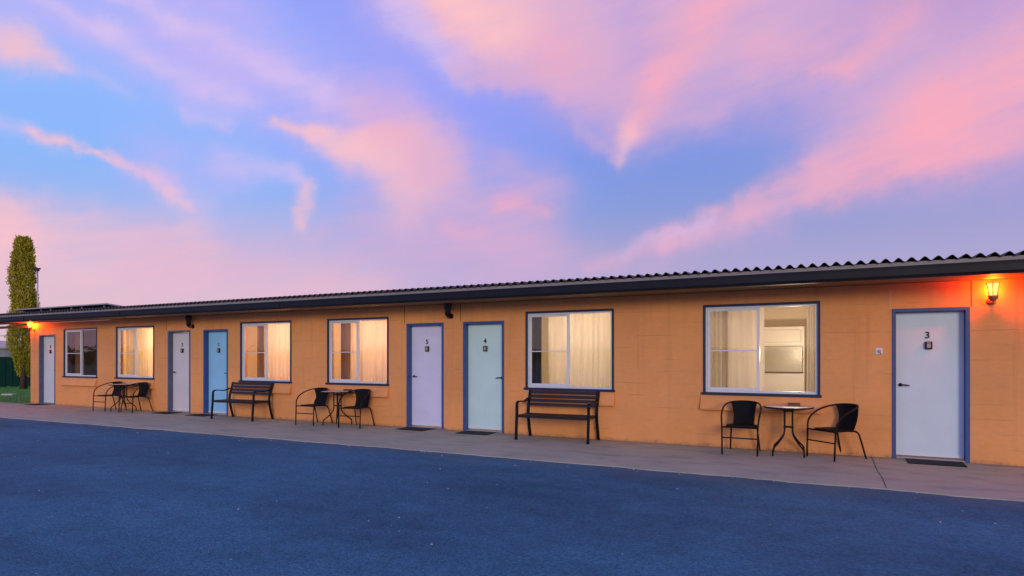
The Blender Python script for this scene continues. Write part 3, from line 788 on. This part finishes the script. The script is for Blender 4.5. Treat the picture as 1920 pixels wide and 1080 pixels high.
def make_chair():
    root = empty('armchair')
    mt = M['black']; rt = .0125
    half = [(.250, -.290, .395), (.258, -.275, .50), (.266, -.215, .585), (.268, -.10, .655), (.252, .04, .706), (.205, .16, .737), (.115, .228, .752), (0, .245, .756)]
    full = half + [(-x, y, z) for x, y, z in half[-2::-1]]
    bm = bmesh.new(); path_ = catmull(full, 6); tube(bm, path_, rt, 8); obj('arm_hoop', bm, mt, root, True)
    for s in (-1, 1):
        bm = bmesh.new(); tube(bm, [(s*.245, -.305, 0), (s*.247, -.30, .15), (s*.250, -.290, .395)], rt, 8); obj('leg', bm, mt, root, True)
        bm = bmesh.new(); tube(bm, catmull([(s*.17, .06, .392), (s*.18, .15, .385), (s*.19, .20, .33), (s*.205, .255, .15), (s*.215, .30, 0)], 5), rt, 8); obj('leg', bm, mt, root, True)
    bm = bmesh.new(); tube(bm, [(-.247, -.298, .245), (.247, -.298, .245)], .010, 8); obj('stretcher', bm, mt, root, True)
    # seat: woven pad on a bent ring
    bm = bmesh.new()
    ring = []
    for k in range(28):
        a = 2*math.pi*k/28; c, s = math.cos(a), math.sin(a)
        ring.append((math.copysign(abs(c)**.6, c)*.222, -.06+math.copysign(abs(s)**.6, s)*.215))
    slab(bm, [(x, y, .392+.006*(y < -.2)) for x, y in ring], (0, 0, .022))
    tube(bm, [(-.25, -.270, .398), (.25, -.270, .398)], .011, 8)
    obj('seat', bm, M['weave'], root)
    # backrest: woven band hung from the hoop down to the rear of the seat
    bm = bmesh.new()
    top_ = [p for p in path_ if abs(p.x) < .195 and p.y > 0]; top_.sort(key=lambda p: p.x)
    rows_f, rows_b = [], []
    for k in range(9):
        t = k/8; rf, rb = [], []
        for p in top_:
            q = Vector((p.x*.80, .135+.02*(1-(p.x/.195)**2), .40))
            v = p.lerp(q, t); v.y += .045*math.sin(math.pi*t)*1.0; v.x *= 1-.10*math.sin(math.pi*t)
            v.z += .012*(1-t)
            rf.append(v+Vector((0, -.008, 0))); rb.append(v+Vector((0, .009, 0)))
        rows_f.append(rf); rows_b.append(rb)
    f_ = grid_sheet(bm, rows_f); b_ = grid_sheet(bm, rows_b)
    for i in range(8):
        for e in (0, -1): bm.faces.new((f_[i][e], f_[i+1][e], b_[i+1][e], b_[i][e]))
    for e in (0, -1):
        for j in range(len(top_)-1): bm.faces.new((f_[e][j], f_[e][j+1], b_[e][j+1], b_[e][j]))
    obj('backrest', bm, M['weave'], root)
    return root

CH = [(-1.30, -.425, 0.0, 'black woven armchair left of the near cream-topped table, facing out'),
      (-.03, -.345, -.76, 'black woven armchair right of the near table, turned towards it'),
      (-10.00, -.40, .02, 'black woven armchair left of the middle table by the lavender door'),
      (-8.80, -.42, .16, 'black woven armchair right of the middle table, nearer the lavender door'),
      (-17.42, -.40, .06, 'black woven armchair left of the far table, under the orange lit window'),
      (-16.30, -.38, .10, 'black woven armchair right of the far table, nearer the mauve door')]
proto = None
for x, y, rz, lab in CH:
    c = proto = make_chair() if proto is None else proto
    if (x, y, rz, lab) != CH[0]: c = copy_thing(proto)
    c.location = (x, y, 0.001); c.rotation_euler = (0, 0, rz)
    tag(c, lab, 'chair', 'black woven chairs along the wall')

def make_table():
    root = empty('bistro_table'); mt = M['black']
    bm = bmesh.new(); lathe(bm, [(.325, .688), (.338, .690), (.342, .699), (.340, .710), (.334, .712), (.328, .7105), (.328, .700), (.325, .688)], 48, cap=False); lathe(bm, [(.05, .680), (.326, .688)], 48); obj('rim', bm, mt, root, True)
    bm = bmesh.new(); lathe(bm, [(.327, .700), (.327, .7115)], 48); obj('tabletop', bm, M['tabletop'], root)
    for k in range(4):
        a = math.pi/4+k*math.pi/2; c, s = math.cos(a), math.sin(a)
        pts = [(.075, .685), (.075, .60), (.074, .45), (.078, .34), (.11, .27), (.20, .175), (.262, .125), (.288, .085), (.295, .0)]
        bm = bmesh.new(); tube(bm, catmull([(c*r, s*r, z) for r, z in pts], 5), .0125, 8); obj('leg', bm, mt, root, True)
    bm = bmesh.new()
    for z in (.41, .645):
        lathe(bm, [(.062, z-.008), (.074, z-.008), (.074, z+.008), (.062, z+.008), (.062, z-.008)], 24, cap=False)
    obj('leg_ring', bm, mt, root)
    return root
TB = [(-.665, -.37, .05, 'round cream-topped bistro table nearest door 3, brown box on it'),
      (-9.40, -.36, .03, 'round bistro table of the middle set near lavender door 5'),
      (-16.88, -.37, .05, 'round bistro table of the far set under the orange lit window')]
tproto = None
for i, (x, y, rz, lab) in enumerate(TB):
    if i == 0: c = tproto = make_table()
    else: c = copy_thing(tproto)
    c.location = (x, y, 0.001); c.rotation_euler = (0, 0, rz); tag(c, lab, 'table', 'bistro tables along the wall')
for (x, y, lab) in ((-.60, -.22, 'small brown wooden box on the near bistro table'), (-9.25, -.22, 'small brown wooden box on the middle bistro table')):
    t = empty('table_box', (x, y, .7128)); tag(t, lab, 'box', 'small brown boxes on tables')
    bm = bmesh.new(); box(bm, -.085, .085, -.035, .035, 0, .036, .004); obj('box_body', bm, M['boxwood'], t)
    bm = bmesh.new(); box(bm, -.088, .088, -.038, .038, .0365, .044, .003); obj('box_lid', bm, M['boxwood'], t)

def make_bench():
    root = empty('park_bench'); mt = M['black']; W2 = .655
    for s in (-1, 1):
        bm = bmesh.new()   # front leg, flat bar running up to the arm
        pts = catmull([(s*W2, -.305, 0), (s*W2, -.295, .2), (s*W2, -.275, .43), (s*W2, -.270, .58)], 4)
        def bar(bm, pts, hw, hd):
            pts = [Vector(p) for p in pts]; rings = []
            for i, p in enumerate(pts):
                t = (pts[min(i+1, len(pts)-1)]-pts[max(i-1, 0)]).normalized(); a = Vector((1, 0, 0)); b = t.cross(a).normalized()
                rings.append([bm.verts.new(p+a*hw*u+b*hd*v) for u, v in ((-1, -1), (1, -1), (1, 1), (-1, 1))])
            for i in range(len(rings)-1):
                for k in range(4): bm.faces.new((rings[i][k], rings[i][(k+1) % 4], rings[i+1][(k+1) % 4], rings[i+1][k]))
            bm.faces.new(rings[0][::-1]); bm.faces.new(rings[-1])
        bar(bm, pts, .022, .014); box(bm, s*W2-.026, s*W2+.026, -.325, -.285, .0, .014, .004); obj('leg', bm, mt, root)
        bm = bmesh.new()   # arm rolls over at the front and dips to the back post
        bar(bm, catmull([(s*W2, -.270, .581), (s*W2, -.262, .625), (s*W2, -.225, .655), (s*W2, -.13, .658), (s*W2, .02, .645), (s*W2, .13, .665), (s*W2, .19, .69)], 5), .024, .011); obj('armrest', bm, mt, root, True)
        bm = bmesh.new()   # rear leg carries on up as the back post
        bar(bm, catmull([(s*(W2-.01), .285, 0), (s*(W2-.01), .24, .15), (s*(W2-.01), .185, .40), (s*(W2-.01), .20, .56), (s*(W2-.01), .245, .70), (s*(W2-.01), .285, .835)], 4), .024, .014); obj('leg', bm, mt, root)
    bm = bmesh.new()       # slatted seat on side rails
    for s in (-1, 1): box(bm, s*(W2-.032)-.012, s*(W2-.032)+.012, -.262, .19, .385, .415, .003)
    for k in range(6):
        y0 = -.285+k*.078; box(bm, -(W2-.018), W2-.018, y0, y0+.064, .416, .434, .005)
    box(bm, -(W2-.03), W2-.03, -.288, -.262, .385, .4155, .003)
    obj('seat', bm, M['brown'], root)
    bm = bmesh.new()       # four back slats, leaning
    for k in range(4):
        z = .565+k*.072; y = .19+.30*max(0, z-.56)
        loop = [(-(W2-.035), y-.012, z), (-(W2-.035), y+.006, z-.003), (-(W2-.035), y+.024, z+.047), (-(W2-.035), y+.006, z+.050)]
        slab(bm, loop, (2*(W2-.035), 0, 0))
    box(bm, -(W2-.034), W2-.034, .268, .286, .806, .830, .003)
    obj('backrest', bm, M['brown'], root)
    return root
BN = [(-4.34, -.385, .03, 'dark slatted bench under the window right of mint door 4'), (-12.28, -.38, .03, 'dark slatted bench beside bright blue door 6')]
bp_ = None
for i, (x, y, rz, lab) in enumerate(BN):
    if i == 0: c = bp_ = make_bench()
    else: c = copy_thing(bp_)
    c.location = (x, y, 0.001); c.rotation_euler = (0, 0, rz); tag(c, lab, 'bench', 'slatted benches along the wall')

# ------------------------------------------------------------------ solar panels on the roof at the far end
pp = None
for i in range(3):
    if pp is None:
        root = empty('solar_panel'); pp = root
        slope = -.10
        bm = bmesh.new(); slab(bm, [(0, 0, .0), (1.62, 0, .0), (1.62, 1.0, slope), (0, 1.0, slope)], (0, 0, .035)); obj('panel_frame', bm, M['galv'], root)
        bm = bmesh.new(); slab(bm, [(.02, .02, .036+slope*.02), (1.60, .02, .036+slope*.02), (1.60, .98, .036+slope*.98), (.02, .98, .036+slope*.98)], (0, 0, .004)); obj('panel_glass', bm, M['panel'], root)
        bm = bmesh.new(); slab(bm, [(.02, .02, -.004+slope*.02), (1.60, .02, -.004+slope*.02), (1.60, .98, -.004+slope*.98), (.02, .98, -.004+slope*.98)], (0, 0, .003)); obj('panel_back', bm, M['gutter'], root)
        for x in (.25, 1.37):
            bm = bmesh.new(); box(bm, x-.015, x+.015, .08, .11, -.20, -.012); obj('bracket', bm, M['galv'], root)
        c = root
    else: c = copy_thing(pp)
    c.location = (-23.35+i*1.66, .05, 2.925)
    tag(c, ('leftmost', 'middle', 'rightmost')[i]+' flat solar panel on the motel roof before the cypress', 'solar panel', 'solar panels on the roof')

# ------------------------------------------------------------------ beyond the far end: cypress, light pole, tank, fence, wire
def px_ground(px, depth):
    u = (px-960)/FOC
    p = Vector((0, -CAM_D, 0)) + (AX+RT*u)*depth
    return p
def leaf_quads(bm, c, nrm, n_, spread, ln, wd, up=.7):
    for _ in range(n_):
        p = c+Vector((rng.gauss(0, spread), rng.gauss(0, spread), rng.gauss(0, spread*1.5)))
        dr = (nrm*rng.uniform(.1, .8)+Vector((rng.uniform(-.5, .5), rng.uniform(-.5, .5), rng.uniform(up-.4, up+.5)))).normalized()
        sd = dr.cross(Vector((rng.uniform(-1, 1), rng.uniform(-1, 1), rng.uniform(-1, 1)))).normalized()*wd*rng.uniform(.6, 1.2)
        l = ln*rng.uniform(.6, 1.3)
        vs = [bm.verts.new(q) for q in (p-sd*.5, p+dr*l*.55-sd, p+dr*l, p+dr*l*.5+sd)]; bm.faces.new(vs)
cp = px_ground(44, 28.6)
cyp = empty('cypress_tree', (cp.x, cp.y, 0)); tag(cyp, 'tall narrow olive-green cypress beyond the far end of the motel', 'tree')
bm = bmesh.new(); tube(bm, [(0, 0, -.1), (.03, .02, .8), (0, .03, 2.5), (0, 0, 5)], .16, 10, r1=.06)
tube(bm, [(.12, -.05, -.1), (.2, -.1, .7), (.22, -.06, 2)], .08, 8, r1=.03); obj('trunk', bm, M['bark'], cyp, True)
def crown_r(z):
    pts = [(.55, .12), (.9, .38), (1.5, .66), (2.4, .84), (3.6, .82), (5.0, .76), (6.0, .70), (6.7, .60), (7.1, .50), (7.3, .25)]
    for (a, r0), (b, r1) in zip(pts, pts[1:]):
        if a <= z <= b: return r0+(r1-r0)*(z-a)/(b-a)
    return 0
KR, KZ = .53, .935
bm = bmesh.new()
for i in range(4400):
    z = rng.uniform(.6, 7.25); a = rng.uniform(0, 2*math.pi)
    r = crown_r(z)
    lump = 1+.46*noise.noise(Vector((math.cos(a)*1.8, math.sin(a)*1.8, z*1.1)))+.30*noise.noise(Vector((math.cos(a)*4, math.sin(a)*4, z*2.6)))
    r = r*lump*rng.choice((1, .97, .93, .86, .7))
    r *= KR; z *= KZ
    c = Vector((r*math.cos(a), r*math.sin(a), z)); nr = Vector((math.cos(a), math.sin(a), 0))
    leaf_quads(bm, c, nr, 7, .035, .11, .02, .9)
for (a, z, l) in ((-.15, 6.35, .42), (.1, 6.3, .36), (-.2, 2.85, .55), (2.6, 4.0, .25)):   # stray twigs
    c0 = Vector((math.cos(a), math.sin(a), 0))
    for k in range(16):
        leaf_quads(bm, c0*(crown_r(z)*KR+l*.7*(k/16)-.1)+Vector((0, 0, z+.2*k/16)), c0, 3, .02, .10, .02, .5)
obj('crown', bm, M['cypress'], cyp)

pole_p = px_ground(70.5, 24.9)
pl = empty('light_pole', (pole_p.x, pole_p.y, 0)); tag(pl, 'slim pale pole with a dark floodlight bar in front of the cypress', 'light pole')
bm = bmesh.new(); tube(bm, [(0, 0, -.05), (0, 0, 2.4)], .036, 12); tube(bm, [(0, 0, 2.4), (0, 0, 4.9)], .024, 12); lathe(bm, [(.04, 3.25), (.04, 3.31)], 12); obj('pole', bm, M['galv'], pl, True)
bm = bmesh.new(); box(bm, -.20, .10, -.05, .05, 4.90, 4.955, .01); box(bm, -.05, .05, -.05, .05, 4.83, 4.899, .01); bmesh.ops.rotate(bm, cent=(0, 0, 4.9), matrix=Matrix.Rotation(R(27.5), 3, 'Z'), verts=bm.verts); obj('lamp_head', bm, M['blackp'], pl)

tp = px_ground(-38, 38)
tk = empty('water_tank', (tp.x, tp.y, 0)); tag(tk, 'round grey-green tank with cream lid behind the green fence', 'water tank')
bm = bmesh.new(); lathe(bm, [(2.3, -.05), (2.3, .5), (2.33, .52), (2.3, .54), (2.3, 1.2), (2.33, 1.22), (2.3, 1.24), (2.3, 1.92)], 48); obj('tank_wall', bm, M['tank'], tk, False)
bm = bmesh.new(); lathe(bm, [(2.42, 1.925), (2.42, 2.02), (1.9, 2.26), (1.1, 2.42), (.3, 2.48)], 48); obj('tank_lid', bm, M['tankroof'], tk, False)

f0, f1 = px_ground(-70, 30.0), px_ground(75, 31.2)
fn = empty('metal_fence', (0, 0, 0)); tag(fn, 'dark green ribbed metal fence behind the lawn', 'fence')
dv = (f1-f0); L = dv.length; dv.normalize(); nv = Vector((dv.y, -dv.x, 0))
bm = bmesh.new(); pts = []
x = 0
while x < L:
    for ox, oy in ((0, 0), (.12, 0), (.14, .03), (.24, .03), (.26, 0)):
        if x+ox <= L: pts.append(f0+dv*(x+ox)+nv*oy)
    x += .28
grid_sheet(bm, [[(p.x, p.y, -.04) for p in pts], [(p.x, p.y, 1.40) for p in pts]])
obj('fence_sheet', bm, M['green'], fn)
bm = bmesh.new()
tube(bm, [f0+Vector((0, 0, 1.41)), f1+Vector((0, 0, 1.41))], .03, 8); obj('top_rail', bm, M['green'], fn)
x = 0
while x < L:
    p = f0+dv*x+nv*.045; bm = bmesh.new(); box(bm, p.x-.03, p.x+.03, p.y-.03, p.y+.03, -.05, 1.46, .004); obj('post', bm, M['green'], fn); x += 2.4

a = Vector((pole_p.x, pole_p.y, 2.35)); b = px_ground(-260, 34)+Vector((0, 0, 3.2))
bm = bmesh.new(); tube(bm, [a.lerp(b, t/16)-Vector((0, 0, .35*math.sin(math.pi*t/16))) for t in range(17)], .009, 6)
tag(obj('overhead_wire', bm, M['blackp']), 'thin dark wire sagging across the sky left of the cypress', 'wire')
t = px_ground(16, 24.0)
bm = bmesh.new(); box(bm, t.x-.22, t.x+.22, t.y-.10, t.y+.10, -.029, .03, .01)
bmesh.ops.rotate(bm, cent=(t.x, t.y, 0), matrix=Matrix.Rotation(R(27.5), 3, 'Z'), verts=bm.verts)
tag(obj('paving_slab', bm, mat('pale_slab', (.55, .55, .53), .8, var=.1, vscale=10)), 'pale flat slab lying on the lawn', 'slab')

# far scrub behind the viewer, mirrored in the dark window
bm = bmesh.new()
for i in range(900):
    a = rng.uniform(R(165), R(300)); r = rng.uniform(125, 150)
    h = 2.0+.9*noise.noise(Vector((a*5, 0, 0)))+.2*noise.noise(Vector((a*40, 2, 0)))
    c = Vector((r*math.cos(a), r*math.sin(a), rng.uniform(.2, max(h, .6))))
    leaf_quads(bm, c, Vector((0, 0, 1)), 16, .55, .6, .35, .2)
tag(obj('scrub', bm, M['scrub']), 'distant dark scrub reflected in the unlit window', 'scrub', kind='stuff')
